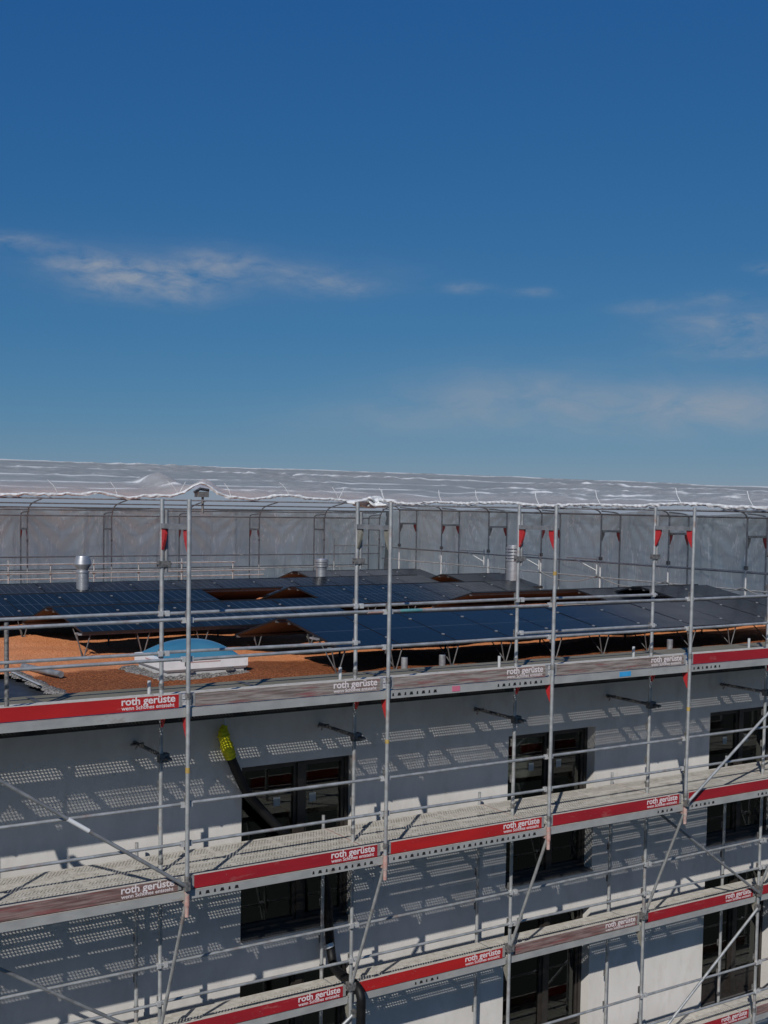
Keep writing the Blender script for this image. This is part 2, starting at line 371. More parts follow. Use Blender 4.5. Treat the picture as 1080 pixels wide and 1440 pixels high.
for wi, (a, b) in enumerate(WX):
    for si, (c, d) in enumerate(ST[:2] if wi < 3 else ST[:1]):
        f = MB(); y0, y1 = YW + .17, YW + .25; fw = .06
        mx = a + (b - a) * .56
        e = .002
        f.box(a + e, a + fw, y0, y1, c + e, d - e); f.box(b - fw, b - e, y0, y1, c + e, d - e)
        f.box(a + fw, b - fw, y0, y1, d - fw, d - e); f.box(a + fw, b - fw, y0, y1, c + e, c + .09)
        f.box(mx - .05, mx + .05, y0 - .012, y1, c + .09, d - fw)
        lo = c + .09
        if si == 1:
            lo = c + .42; f.box(a + fw, mx - .05, y0 + .004, y1, lo - .05, lo); f.box(mx + .05, b - fw, y0 + .004, y1, lo - .05, lo)
        # inner sash frame of each light
        for (p, q) in ((a + fw, mx - .05), (mx + .05, b - fw)):
            f.box(p, p + .045, y0 + .02, y1 - .003, lo, d - fw); f.box(q - .045, q, y0 + .02, y1 - .003, lo, d - fw)
            f.box(p + .045, q - .045, y0 + .02, y1 - .003, lo, lo + .045); f.box(p + .045, q - .045, y0 + .02, y1 - .003, d - fw - .045, d - fw)
        win = f.build('window', M['frame_dark'], bld)
        for (p, q) in ((a + fw + .045, mx - .095), (mx + .095, b - fw - .045)):
            pn = MB(); pn.box(p, q, y1 - .03, y1 - .016, lo + .045, d - fw - .045)
            pn.build('pane', M['glass'], win)
            pn = MB(); sx0 = p + (q - p) * (.62 if p < mx else .12); pn.box(sx0, sx0 + .10, y1 - .0335, y1 - .0305, d - .62, d - .50); pn.build('sticker', M['sticker'], win)
        if si == 1:
            pn = MB(); pn.box(a + fw, b - fw, y1 - .03, y1 - .012, c + .09, lo - .05); pn.build('lower_panel', M['frame_dark'], win)
        s = MB(); s.box(a + .004, b - .004, YW - .035, YW + .168, c + .002, c + .022); s.build('sill', M['sill'], win)
for px_, pz_ in ((.62, .62), (-.2, .95), (.55, -.62), (3.62, .70), (4.9, .98), (8.6, .55), (9.3, 1.0), (3.5, -.9), (8.4, -.95), (-.9, -.8), (9.5, -.7)):
    pg_ = MB(); pg_.tube([(px_, YW + .002, pz_), (px_, YW - .006, pz_)], .016, 10); pg_.build('anchor_plug', M['plug'], bld)
# dim room shell behind the openings
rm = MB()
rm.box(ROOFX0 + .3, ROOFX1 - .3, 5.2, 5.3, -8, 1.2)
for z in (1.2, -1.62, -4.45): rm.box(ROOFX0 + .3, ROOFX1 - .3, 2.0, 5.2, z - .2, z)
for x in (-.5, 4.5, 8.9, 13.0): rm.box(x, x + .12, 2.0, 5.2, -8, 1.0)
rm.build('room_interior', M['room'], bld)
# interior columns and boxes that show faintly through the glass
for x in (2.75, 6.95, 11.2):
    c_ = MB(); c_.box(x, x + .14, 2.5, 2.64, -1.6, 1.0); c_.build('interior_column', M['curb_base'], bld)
# fascia, ventilation strip, coping
f = MB(); f.box(ROOFX0, ROOFX1, 1.22, YW + .02, 1.612, 1.92); f.build('fascia', M['fascia'], bld)
f = MB(); f.box(ROOFX0, ROOFX1, 1.210, 1.2195, 1.655, 1.80); f.build('vent_strip', M['vent_strip'], bld)
cp = MB()
cp.prism([(1.195, 1.86), (1.195, 1.935), (1.88, 1.945), (1.88, 1.40), (1.85, 1.40), (1.85, 1.925), (1.208, 1.922), (1.208, 1.86)], 'x', ROOFX0, ROOFX1)
cop = cp.build('coping', M['coping'], bld)
for x in (-3.6, -1.19, 1.47, 3.36, 4.09, 6.67, 8.6, 10.85, 13.2):
    j = MB(); j.box(x - .035, x + .035, 1.188, 1.80, 1.9465, 1.953); j.build('joint_strip', M['joint'], cop)
# roof surface, slightly falling to the rear
def rz(y): return 1.50 - .008 * (y - 4.0)
MEM = (-2.4, .10, 3.85, 6.95)     # dark membrane bay without gravel
rf = MB()
def gz(x, y):
    n = .05 * math.sin(x * 1.7 + y * .9) * math.sin(y * 1.3 - x * .6) + .03 * math.sin(x * 4.1) * math.sin(y * 3.7) + random.uniform(-.012, .012)
    return rz(y) + n * .6
xs = [ROOFX0 + .02, -6, -4, -2.4] + [.10 + k * .16 for k in range(0, 112)]
ys = [1.95 + k * .19 for k in range(0, 116)]
xs = [x for x in xs if x < ROOFX1 - .05] + [ROOFX1 - .05]
vid = {}; vs = []
for j, y in enumerate(ys):
    for i, x in enumerate(xs): vid[i, j] = len(vs); vs.append((x, y, gz(x, y)))
fs = []
for j in range(len(ys) - 1):
    for i in range(len(xs) - 1):
        cx, cy = (xs[i] + xs[i + 1]) / 2, (ys[j] + ys[j + 1]) / 2
        if MEM[0] < cx < MEM[1] and MEM[2] < cy < MEM[3]: continue
        fs.append((vid[i, j], vid[i + 1, j], vid[i + 1, j + 1], vid[i, j + 1]))
rf.add(vs, fs, 0, True); roof = rf.build('roof', M['gravel'], bld)
mb = MB(); mb.box(MEM[0] - .3, MEM[1] + .05, MEM[2] - .3, MEM[3] + .3, rz(5) - .16, rz(5) - .10); mb.build('roof_membrane', M['membrane'], roof)
# band of grey pebbles with an uneven rim along the membrane and round the skylight
def ring(poly_in, poly_out, n, z):
    def fn(u, v):
        k = u * len(poly_in); i = int(k) % len(poly_in); t = k - int(k); j = (i + 1) % len(poly_in)
        a = Vector(poly_in[i]).lerp(Vector(poly_in[j]), t); b = Vector(poly_out[i]).lerp(Vector(poly_out[j]), t)
        p = a.lerp(b, v * (1 + .5 * random.uniform(-.5, .5))); return (p.x, p.y, z + random.uniform(-.02, .03) - (.05 if v > .99 else 0))
    return fn
pb = MB()
pb.grid(lambda u, v: (.08 + (v - .4) * (.26 + .10 * math.sin(u * 23) + .06 * math.sin(u * 61)) + random.uniform(-.015, .015), 3.8 + u * 3.2, rz(5) + .025 - abs(v - .4) ** 2 * .30 + random.uniform(-.01, .014)), 150, 8)
pb.grid(lambda u, v: (-2.4 + u * 2.6, 3.82 + (v - .5) * .25, rz(4) + random.uniform(-.02, .03)), 50, 4)
SK = (1.93, 3.27, 5.25, 6.50)
pb.grid(ring([(SK[0], SK[2]), (SK[1], SK[2]), (SK[1], SK[3]), (SK[0], SK[3])], [(SK[0] - .16, SK[2] - .12), (SK[1] + .08, SK[2] - .10), (SK[1] + .12, SK[3] + .1), (SK[0] - .3, SK[3] + .1)], 80, rz(5.5) + .035), 90, 4)
pb.build('pebble_strip', M['pebble'], roof)
# loose tube and flat strip beside the membrane
lt = MB(); lt.tube([(.30, 7.25, rz(7) + .06), (.52, 6.0, rz(6) + .07)], .05, 10); lt.build('edge_pipe', M['steel_dull'], roof)
lt = MB(); lt.box(-.03, .0, 5.3, 6.9, rz(6) + .04, rz(6) + .05); lt.build('edge_strip', M['white_steel'], roof)

# ------------------------------------------------------------------ skylight
sk = thing('skylight', 'square white roof skylight with a blue dome beside the orange gravel', 'skylight', (2.6, 5.9, rz(5.9)))
x0, x1, y0, y1 = SK; zb = rz(5.9) - .05
b = MB(); b.box(x0 + .02, x1 - .02, y0 + .02, y1 - .02, zb, zb + .15); b.build('base', M['curb_base'], sk)
b = MB()
q = .03
vs = [(x0, y0, zb + .152), (x1, y0, zb + .152), (x1, y1, zb + .152), (x0, y1, zb + .152),
      (x0 - q, y0 - q, zb + .19), (x1 + q, y0 - q, zb + .19), (x1 + q, y1 + q, zb + .19), (x0 - q, y1 + q, zb + .19),
      (x0 - q, y0 - q, zb + .32), (x1 + q, y0 - q, zb + .32), (x1 + q, y1 + q, zb + .32), (x0 - q, y1 + q, zb + .32),
      (x0 + .1, y0 + .1, zb + .345), (x1 - .1, y0 + .1, zb + .345), (x1 - .1, y1 - .1, zb + .345), (x0 + .1, y1 - .1, zb + .345)]
fs = [(0, 3, 2, 1)] + [(k * 4 + i, k * 4 + (i + 1) % 4, k * 4 + 4 + (i + 1) % 4, k * 4 + 4 + i) for k in range(3) for i in range(4)] + [(12, 13, 14, 15)]
b.add(vs, fs); b.build('curb', M['curb'], sk)
b = MB()
def dome(u, v):
    a = 2 * u - 1; c = 2 * v - 1
    h = max(0, (1 - abs(a) ** 2.2)) ** .62 * max(0, (1 - abs(c) ** 2.2)) ** .62
    return ((x0 + x1) / 2 + a * .62, (y0 + y1) / 2 + c * .57, zb + .34 + .24 * h)
b.grid(dome, 36, 36); b.build('dome', M['dome'], sk)
b = MB(); b.box(x0 + .35, x1 - .45, y0 - q - .004, y0 - q, zb + .285, zb + .302); b.build('marking_strip', M['curb_strip'], sk)
b = MB(); b.box(x0 - q - .004, x0 - q, y0 + .35, y1 - .45, zb + .28, zb + .297); b.build('marking_strip', M['curb_strip'], sk)
for x in (x0 + .3, x1 - .35):
    b = MB(); b.box(x, x + .13, y0 - q - .02, y0 - .0, zb + .13, zb + .185); b.build('hinge', M['clamp'], sk)

# ------------------------------------------------------------------ flues and short pipes
def flue(name, label, x, y, prof, loc_z, group=None):
    t = thing(name, label, 'vent pipe', (x, y, loc_z), group); b = MB(); b.lathe(x, y, prof[0]); b.build('pipe', M['chrome'], t)
    c = MB(); c.lathe(x, y, prof[1]); c.build('cap', M['chrome'], t); return t
z = 1.42
flue('roof_flue', 'stainless roof flue with a double cone cowl among the left solar panels', 4.35, 16.4,
     ([(.15, z), (.15, 2.45), (.165, 2.455), (.165, 2.49), (.13, 2.50), (.13, 2.53)], [(.125, 2.53), (.22, 2.66), (.22, 2.675), (.16, 2.85), (.15, 2.86)]), z)
flue('roof_flue', 'short stainless roof flue with a ribbed cap by the middle solar panels', 11.75, 17.6,
     ([(.15, z), (.15, 2.37), (.165, 2.375), (.165, 2.41)], [(.13, 2.41), (.2, 2.43), (.2, 2.47), (.15, 2.48), (.2, 2.50), (.2, 2.54), (.15, 2.55), (.2, 2.57), (.2, 2.63), (.1, 2.66)]), z)
flue('roof_flue', 'tall stainless roof flue with a stack of ring louvres near the right sheeting', 16.9, 15.3,
     ([(.2, z), (.2, 2.62)], [(.17, 2.62)] + [p for k in range(5) for p in ((.21, 2.64 + k * .09), (.21, 2.68 + k * .09), (.16, 2.69 + k * .09), (.16, 2.72 + k * .09))] + [(.1, 3.1)]), z)
for nm, lab, (x, y) in (('pipe_stub', 'left of the two close grey pipe stubs behind the roof edge', (5.49, 4.0)),
                   ('pipe_stub', 'right of the two close grey pipe stubs behind the roof edge', (6.24, 4.0)),
                   ('pipe_stub', 'single grey pipe stub standing apart behind the right roof edge', (11.51, 4.0))):
    b = MB(); b.lathe(x, y, [(.055, 1.4), (.055, 1.765), (.048, 1.77), (.048, 1.60)], 16)
    tag(b.build(nm, M['steel_dull']), lab, 'pipe', 'short grey pipe stubs along the roof edge')

# ------------------------------------------------------------------ solar rows
PW, PL, PG = 1.134, 1.78, .018
def panel_mesh(mat='panel'):
    """panel in local coords: x across, y up the slope, z normal; centre of low edge at origin"""
    m = MB(); t = .035; e = .012
    m.box(0, PW, 0, PL, -t, 0, 1)
    me_v = [(e, e, .002), (PW - e, e, .002), (PW - e, PL - e, .002), (e, PL - e, .002)]
    m.add(me_v, [(0, 1, 2, 3)], 0)
    m.add([(e, e, -t - .002), (e, PL - e, -t - .002), (PW - e, PL - e, -t - .002), (PW - e, e, -t - .002)], [(0, 1, 2, 3)], 2)
    me = m.mesh('solar_panel', [M[mat], M['panel_frame'], M['panel_back']])
    uv = me.uv_layers.new(name='UVMap')
    for p in me.polygons:
        for li in p.loop_indices:
            v = me.vertices[me.loops[li].vertex_index].co
            uv.data[li].uv = (v.x / PW, v.y / PL)
    return me
PANEL = panel_mesh(); PLAIN = panel_mesh('panel_plain')
cb = MB(); cb.box(-.022, .022, -.02, .02, .0, .014); CLIP = cb.mesh('clip', [M['clip']])
TF = math.radians(9.4)
def solar_row(label, Yr, Zr, front, back, legs=True, TB=math.radians(15), kind=None):
    """front/back: lists of (x start, number of panels); front slope rises away from the street, back slope falls behind the ridge"""
    fx = front + back
    t = thing('solar_array', label, 'solar panels', ((min(a for a, n in fx) + max(a + n * PW for a, n in fx)) / 2, Yr, rz(Yr)), 'solar panel rows on the flat roof')
    yf, zf = Yr - .12 - PL * math.cos(TF), Zr - PL * math.sin(TF)
    def put(mesh, name, Mx):
        o = link(name, mesh); o.parent = t
        o.matrix_local = Matrix.Translation(-Vector(ORIG[t.name])) @ Mx
        return o
    base = {}
    for sgn, segs in ((1, front), (-1, back)):
        for (xa, n) in segs:
            for k in range(n):
                x = xa + k * (PW + PG)
                if sgn > 0: R = Matrix.Translation((x, yf, zf)) @ Matrix.Rotation(TF + random.uniform(-.004, .004), 4, 'X')
                else: R = Matrix.Translation((x + PW, Yr + .16 + PL * math.cos(TB), Zr - PL * math.sin(TB))) @ Matrix.Rotation(PI, 4, 'Z') @ Matrix.Rotation(TB, 4, 'X')
                put(kind or PANEL, 'panel', R)
                if sgn > 0:
                    for yy in (.38, PL - .38):
                        if k < n - 1: put(CLIP, 'clip', R @ Matrix.Translation((PW + PG / 2, yy, 0)))
    # aluminium V legs, ridge and foot beams
    for (xa, n) in front:
        L = n * (PW + PG) - PG
        for k in range(n + 1 if legs else 0):
            x = xa + min(max(k * (PW + PG), .05), L - .05)
            m = MB(); zg = rz(yf)
            m.tube([(x - .13, yf + .09, zf - .035), (x - .01, yf + .12, zg - .02)], .012, 6); m.tube([(x + .13, yf + .09, zf - .035), (x + .01, yf + .12, zg - .02)], .012, 6)
            m.tube([(x, yf + .12, zg + .03), (x, yf + .75, zf + .06)], .010, 6)
            m.build('leg', M['leg'], t)
        m = MB(); m.box(xa, xa + L, yf + .06, yf + .10, zf - .07, zf - .035)
        m.box(xa, xa + L, Yr - .22, Yr - .17, Zr - .09, Zr - .055)
        m.build('beam', M['leg'], t)
        for xe in (xa - .06, xa + L + .005):          # stepped bright end bracket
            for ya, za in ((.02, -.06), (.6, .05)):
                m = MB(); m.box(xe, xe + .055, yf + ya, yf + ya + .24, zf + za, zf + za + .03); m.build('end_bracket', M['clip'], t)
    for (xa, n) in (front + back):
        L = n * (PW + PG) - PG
        for k in range(1, n if legs else 0, 2):
            x = xa + k * (PW + PG)
            m = MB(); m.tube([(x, Yr + .02, Zr - .1), (x, Yr + .02, rz(Yr) - .02)], .018, 6); m.build('post', M['leg'], t)
    for (xa, n) in back:
        L = n * (PW + PG) - PG
        m = MB(); m.box(xa, xa + L, Yr + .24, Yr + .29, Zr - .10, Zr - .06)
        yb, zb_ = Yr + .16 + PL * math.cos(TB), Zr - PL * math.sin(TB)
        m.box(xa, xa + L, yb - .12, yb - .07, zb_ - .05, zb_ - .012); m.build('beam', M['leg'], t)
    return t
RIDGES = [(6.15, 2.25), (10.15, 2.218), (13.73, 2.189), (17.14, 2.162), (20.33, 2.136)]
PP = PW + PG
solar_row('long front row of dark blue solar panels on V shaped legs nearest the roof edge', *RIDGES[0], [(4.42, 11)], [(4.42, 11)], kind=PLAIN)
solar_row('second row solar panels starting left behind the blue skylight dome', *RIDGES[1], [(1.62, 5)], [(1.62, 5)])
solar_row('second row solar panels on the right, left end showing dark undersides', *RIDGES[1], [(11.75 + 2.5 * PP, 2)], [(11.75 - .1, 5)], kind=PLAIN)
solar_row('third row solar panels at the far left behind the cone cowl gap', *RIDGES[2], [(6.25 - 9 * PP, 9)], [(6.25 - 9 * PP, 11)])
solar_row('third row solar panels in the middle right of the dark gap', *RIDGES[2], [(8.75, 6)], [(8.75, 6)])
solar_row('fourth row solar panels from the left edge to the middle', *RIDGES[3], [(14.9 - 14 * PP, 14)], [(14.9 - 14 * PP, 14)], legs=False)
solar_row('short grey looking pair of solar panels at the right end of the fourth row', *RIDGES[3], [(15.75, 2)], [(15.75, 2)], legs=False, kind=PLAIN)
solar_row('last row solar panels farthest from the street before the rear sheeting', *RIDGES[4], [(12.4, 4)], [(12.4, 4)], legs=False, kind=PLAIN)
solar_row('separate solar panels raised at the far right corner of the roof', 8.95, 2.34, [(17.9 - 2 * PP, 2)], [(17.9 - 2 * PP, 2)], kind=PLAIN)

# ------------------------------------------------------------------ front scaffold
sc = thing('scaffold', 'grey steel facade scaffold with red and weathered toe boards along the white wall', 'scaffold', (4.5, .7, -12))
def gusset(m, x, y, zt, s, mi):
    """curved corner plate under a frame transom; s = +1 grows towards +y"""
    pl = [(y + s * .02, zt), (y + s * .125, zt), (y + s * .12, zt - .06), (y + s * .095, zt - .13), (y + s * .055, zt - .20), (y + s * .03, zt - .24), (y + s * .02, zt - .24)]
    m.prism(pl, 'x', x - .014, x + .014, mi)
def frame(x, ya, yb, z0, z1, red, parent=sc, top=0.0, name='frame', r=.0242, base=0):
    m = MB()
    for y in (ya, yb): m.tube([(x, y, z0 + base), (x, y, z1 + top)], r)
    m.box(x - .03, x + .03, ya + .03, yb - .03, z1 - .085, z1 - .03, 1)
    for y in (ya, yb):                                            # wedge pockets and couplers
        m.tube([(x, y, z0 + .10), (x, y, z0 + .17)], r + .006, 10, 2)
        for zz in (z0 + .5, z0 + 1.0):
            m.box(x - .02, x + .02, y + .022, y + .05, zz - .05, zz + .05, 2)
    f = m.build(name, [M['steel'], M['steel_dull'], M['clamp']], parent)
    for y, s in ((ya, 1), (yb, -1)):
        b = MB(); gusset(b, x, y, z1 - .085, s, 0); b.build('bracket', M[red], f)
    return f
REDS = {2: 'red_bracket', 3: 'olive_bracket'}
for i, x in enumerate(XS):
    frame(x, 0, YI, 2.0, 4.0, REDS.get(i, 'red_bracket'), top=.24)
    frame(x, 0, YI, 0.0, 2.0, 'red_bracket')
    frame(x, YI, YL, -2.0, 0.0, 'olive_bracket')
    frame(x, YI, YL, -4.0, -2.0, 'olive_bracket')
    frame(x, YI, YL, -6.0, -4.0, 'olive_bracket')
    # doubled tube and coupler clamped to the inner standard near the top
    m = MB(); m.tube([(x + .052, YI, 3.42), (x + .052, YI, 4.12)], .022); m.box(x - .045, x + .095, YI - .035, YI + .035, 3.48, 3.55, 1)
    m.tube([(x - .06, YI, 3.515), (x + .11, YI, 3.515)], .016, 8, 1); m.build('coupler', [M['steel_dull'], M['clamp']], sc)
    # cantilever console carrying the outer row at the middle lift
    m = MB(); m.box(x - .028, x + .028, .03, YI - .028, -.14, -.085, 1); m.box(x - .03, x + .03, .05, YL - .05, -.072, -.004, 1)
    m.tube([(x - .005, .01, -.12), (x - .005, YI - .03, -1.82)], .021)
    m.tube([(x, 0, -.16), (x, 0, .02)], .03, 10, 1); m.tube([(x, 0, -.28), (x, 0, -.16)], .024, 10, 1)
    m.box(x - .05, x + .05, YI - .05, YI + .04, -1.90, -1.80, 2)
    m.build('console', [M['steel'], M['pink_steel'], M['clamp']], sc)
    # inner console of the top lift and its short stub post; stub of the middle lift
    m = MB(); m.box(x - .025, x + .025, YI + .03, 1.10, 1.87, 1.92); m.tube([(x, 1.11, 1.85), (x, 1.11, 2.15)], .021); m.build('stub_console', M['white_steel'], sc)
    m = MB(); m.tube([(x, YL, 0), (x, YL, .16)], .021); m.build('stub_post', M['steel'], sc)
    # wall tie
    if i >= 1:
        zt = 1.32
        m = MB(); m.tube([(x + .05, YI - .16, zt), (x + .05, YW, zt)], .024, 10); m.box(x - .03, x + .085, YI - .045, YI + .045, zt - .05, zt + .05)
        m.tube([(x + .05, YW - .09, zt), (x + .05, YW - .05, zt - .07)], .012, 6); m.tube([(x - .04, YW - .11, zt), (x + .12, YW - .11, zt)], .018, 8)
        m.build('wall_tie', M['clamp'], sc)

def deck(x0, x1, zt, ya, yb, bands, parent=sc, holes=(), first=True):
    """steel plank: plate split into solid and perforated strips, folded side cheeks with punched slots"""
    m = MB(); xa, xb = x0 + .012, x1 - .012
    n = 3; seg = (xb - xa) / n
    yy = ya; strips = []
    for (a, b) in bands: strips += [(yy, a, 0), (a, b, 1)]; yy = b
    strips.append((yy, yb, 0))
    def plate(p, q, r, s, mi): m.add([(p, r, zt), (q, r, zt), (q, s, zt), (p, s, zt)], [(0, 1, 2, 3)], mi)
    for (a, b, k) in strips:
        if b - a < 1e-4: continue
        if not k: plate(xa, xb, a, b, 0); continue
        for i in range(n):
            p, q = xa + i * seg + .035, xa + (i + 1) * seg - .035
            plate(p, q, a, b, 1); plate(xa + i * seg, p, a, b, 0); plate(q, xa + (i + 1) * seg, a, b, 0)
    m.box(xa, xb, ya, ya + .004, zt - .095, zt - .002, 2); m.box(xa, xb, yb - .004, yb, zt - .075, zt - .002, 2)
    for i in range(n + 1):
        p = xa + i * seg; p = min(max(p, xa + .004), xb - .004); m.box(p - .003, p + .003, ya + .005, yb - .005, zt - .07, zt - .003, 2)
    for g0, cnt in holes:
        for k in range(cnt):
            hx = xa + (xb - xa) * g0 + k * .088; wd = .026 if k % 2 else .014
            if hx + wd < xb - .02: m.prism([(hx - wd, zt - .066), (hx + wd, zt - .066), (hx + wd * .6, zt - .030), (hx - wd * .6, zt - .030)], 'y', ya - .002, ya + .001, 3)
    return m.build('deck', [M['deck_solid'], M['deck_perf'], M['deck_side'], M['deck_hole']], parent)
B1F = [(.16, .215), (.325, .45), (.475, .575)]; B1B = [(.72, .90)]
B2F = [(.12, .27), (.325, .42), (.53, .645)]; B2B = [(.725, .815), (.88, 1.10), (1.17, 1.36)]
B3 = [(.90, 1.03), (1.10, 1.27)]
BOARD = {1: ['worn_board', 'bright_red_board', 'worn_board', 'worn_board', 'worn_board', 'red_board', 'worn_board'],
         0: ['red_board', 'brown_board', 'red_board', 'bright_red_board', 'red_board', 'red_board', 'worn_board'],
         -1: ['red_board', 'brown_board', 'red_board', 'bright_red_board', 'brown_board', 'red_board', 'red_board'],
         -2: ['brown_board', 'red_board', 'brown_board', 'red_board', 'brown_board', 'red_board', 'brown_board', 'worn_board']}
SLOT = {(1, 3): ((.03, 8), (.66, 9)), (1, 5): ((.04, 7), (.7, 6)), (0, 2): ((.06, 6), (.62, 10)), (0, 3): ((.05, 26),), (0, 4): ((.8, 4),), (0, 5): ((.06, 6), (.62, 7)), (-1, 3): ((.4, 5),), (0, 6): ((.1, 8),)}
BL = {'worn_board': 'weathered grey toe board', 'brown_board': 'worn brown toe board', 'red_board': 'red toe board', 'bright_red_board': 'bright red toe board'}
def text_mesh(txt, width, bold):
    cu = D.curves.new('lettering', 'FONT'); cu.body = txt; cu.size = 1; cu.offset = bold; cu.resolution_u = 3
    cu.space_character = .98
    o = D.objects.new('lettering', cu); COL.objects.link(o)
    dg = bpy.context.evaluated_depsgraph_get(); me = D.meshes.new_from_object(o.evaluated_get(dg))
    D.objects.remove(o); D.curves.remove(cu)
    xs = [v.co.x for v in me.vertices]; k = width / (max(xs) - min(xs)); x0 = min(xs)
    pts = [((v.co.x - x0) * k, v.co.y * k) for v in me.vertices]; fs = [tuple(p.vertices) for p in me.polygons]
    D.meshes.remove(me); return pts, fs
T1 = text_mesh('roth gerüste', .60, .022); T2 = text_mesh('wenn Schönes entsteht', .59, .016)
def toe_board(x0, x1, y, z, kind):
    m = MB(); xa, xb = x0 + .055, x1 - .055
    m.box(xa + .04, xb - .04, y, y + .028, z + .012, z + .155, 0)
    m.box(xa + .04, xb - .04, y + .001, y + .027, z + .1555, z + .162, 1)
    for p, q in ((xa, xa + .0395), (xb - .0395, xb)): m.box(p, q, y - .003, y + .031, z + .02, z + .158, 2)
    b = m.build('toe_board', [M[kind], M['board_top'], M['board_cap']], sc); b['label'] = BL[kind]
    lm = MB()
    for (pts, fs), zz in ((T1, z + .082), (T2, z + .030)):
        lm.add([(xb - .68 + px, y - .0025, zz + py * .92) for px, py in pts], fs)
    lm.build('lettering', M['letter'], b)
for i in range(len(XS) - 1):
    a, b = XS[i], XS[i + 1]
    deck(a, b, 2.0, .022, .70, B1F, holes=SLOT.get((1, i), ())); deck(a, b, 2.0, .708, 1.09, B1B, first=False)
    deck(a, b, 0.0, .022, .69, B2F, holes=SLOT.get((0, i), ())); deck(a, b, 0.0, .698, 1.42, B2B, first=False)
    deck(a, b, -2.0, .79, 1.44, B3, holes=SLOT.get((-1, i), ())); deck(a, b, -4.0, .79, 1.44, B3)
    toe_board(a, b, .03, 2.0, BOARD[1][i]); toe_board(a, b, .03, 0.0, BOARD[0][i])
    toe_board(a, b, YI + .03, -2.0, BOARD[-1][i]); toe_board(a, b, YI + .03, -4.0, BOARD[-2][i])
    def rail(y, z, r=.019):
        s1, s2 = random.uniform(-.012, .012), random.uniform(-.012, .012)
        m = MB(); m.tube([(a - .03, y, z + s1), (b + .03, y, z + s2)], r, 8)
        for xe in (a + .02, b - .06): m.box(xe, xe + .05, y - .022, y + .022, z - .032, z + .026, 1)
        return m.build('guardrail', [M['steel'], M['steel_bright']], sc)
    yo = .045
    r_ = rail(yo, 2.53)
    r_ = rail(yo, 2.95)
    if i == 3:
        m = MB(); m.tube([(a + .18, yo, 2.95), (a + .50, yo, 2.95)], .0205, 8); m.build('teal_band', M['teal_tape'], r_)
        m = MB(); m.tube([(a - .28, yo, 2.95), (a - .0, yo, 2.95)], .0205, 8); m.build('rust_band', M['pink_steel'], r_)
    if i <= 4: rail(YI - .045, 2.965)
    if i in (0, 1, 2, 4): rail(YI - .045, 2.515)
    rail(yo, .52); rail(yo, .95)
    rail(YI - .045, -1.055); rail(YI - .045, -1.5)
    rail(YI - .045, -3.06); rail(YI - .045, -3.54)
def brace(p, q, mat='steel_dull', r=.021):
    m = MB(); m.tube([p, q], r, 10)
    for e in (p, q): m.box(e[0] - .03, e[0] + .03, e[1] - .02, e[1] + .045, e[2] - .045, e[2] + .045, 1)
    return m.build('diagonal_brace', [M[mat], M['clamp']], sc)
br = brace((-2.50, -.05, 1.80), (-.02, -.05, .07))
m = MB(); m.tube([(-1.33, -.05, .983), (-1.11, -.05, .83)], .024, 10); m.build('white_band', M['white_tape'], br)
brace((7.66, -.05, .03), (10.22, -.05, 1.80), 'steel')
brace((7.72, YI - .05, -.2), (10.23, YI - .05, -1.93))
brace((10.2, YI - .05, -2.15), (7.74, YI - .05, -3.98), 'steel')
brace((-2.5, YI - .05, -.28), (-.03, YI - .05, -1.92))
brace((2.58, YI - .05, -2.2), (.1, YI - .05, -3.9), 'steel')
m = MB(); m.tube([(-1.73, YI - .03, 2.0), (-1.73, YI - .03, 2.93)], .024); m.build('rail_post', M['clamp'], sc)
# coloured tags and tapes on the tubes
def band(x, y, z, mat, h=.05, nm='tag_band'):
    m = MB(); m.tube([(x, y, z - h / 2), (x, y, z + h / 2)], .0265, 10); return m.build(nm, M[mat], sc)
band(0, 0, 1.33, 'yellow_tag', .06); band(2.56, 0, 1.40, 'yellow_tag', .045); band(7.68, 0, 1.38, 'yellow_tag', .055); band(5.12, 0, 3.36, 'yellow_tag', .05)
m = MB(); m.box(6.34, 6.55, .0175, .0215, 1.925, 1.99); m.build('blue_tape', M['blue_tape'], sc)
m = MB(); m.box(3.52, 3.64, .0175, .0215, 1.925, 1.99); m.build('pink_mark', M['pink_tape'], sc)

# ------------------------------------------------------------------ hose
hz = thing('hose', 'black rubber hose with yellow wrap hanging from the roof edge past the left window', 'hose', (2.0, 1.5, -4))
def smooth(pts, n=6):
    P = [Vector(p) for p in pts]; out = []
    for i in range(len(P) - 1):
        a, b, c, d = P[max(i - 1, 0)], P[i], P[i + 1], P[min(i + 2, len(P) - 1)]
        for k in range(n):
            t = k / n
            out.append(.5 * ((2 * b) + (c - a) * t + (2 * a - 5 * b + 4 * c - d) * t * t + (3 * b - a - 3 * c + d) * t ** 3))
    return out + [P[-1]]
YH = 1.585
m = MB(); m.tube(smooth([(1.24, YH, 1.10), (1.351, YH, .85), (1.50, YH, .565), (1.76, YH, .257), (2.02, YH - .01, -.02), (2.35, YH - .02, -.33), (2.60, YH, -.62), (2.69, YH, -.96), (2.72, YH, -1.35), (2.735, YH - .04, -1.70),
                         (2.70, 1.40, -1.86), (2.65, 1.1, -1.86), (2.66, .86, -1.87), (2.65, .66, -1.95), (2.655, .645, -2.35), (2.65, .645, -4.6)]), .060, 14)
m.build('tube', M['hose'], hz)
m = MB(); P = smooth([(1.185, YH, 1.45), (1.165, YH, 1.37), (1.185, YH, 1.26), (1.235, YH, 1.12), (1.27, YH, 1.03)], 6)
m.tube(P, [.035 + .040 * min(1, i / 8) * (1 if i < len(P) - 5 else .9) + random.uniform(-.012, .012) for i in range(len(P))], 14); m.build('yellow_wrap', M['yellow_wrap'], hz)
m = MB(); m.tube([(1.19, YH, 1.44), (1.19, YH + .02, 1.60)], .012, 6); m.build('hanger', M['steel_bright'], hz)
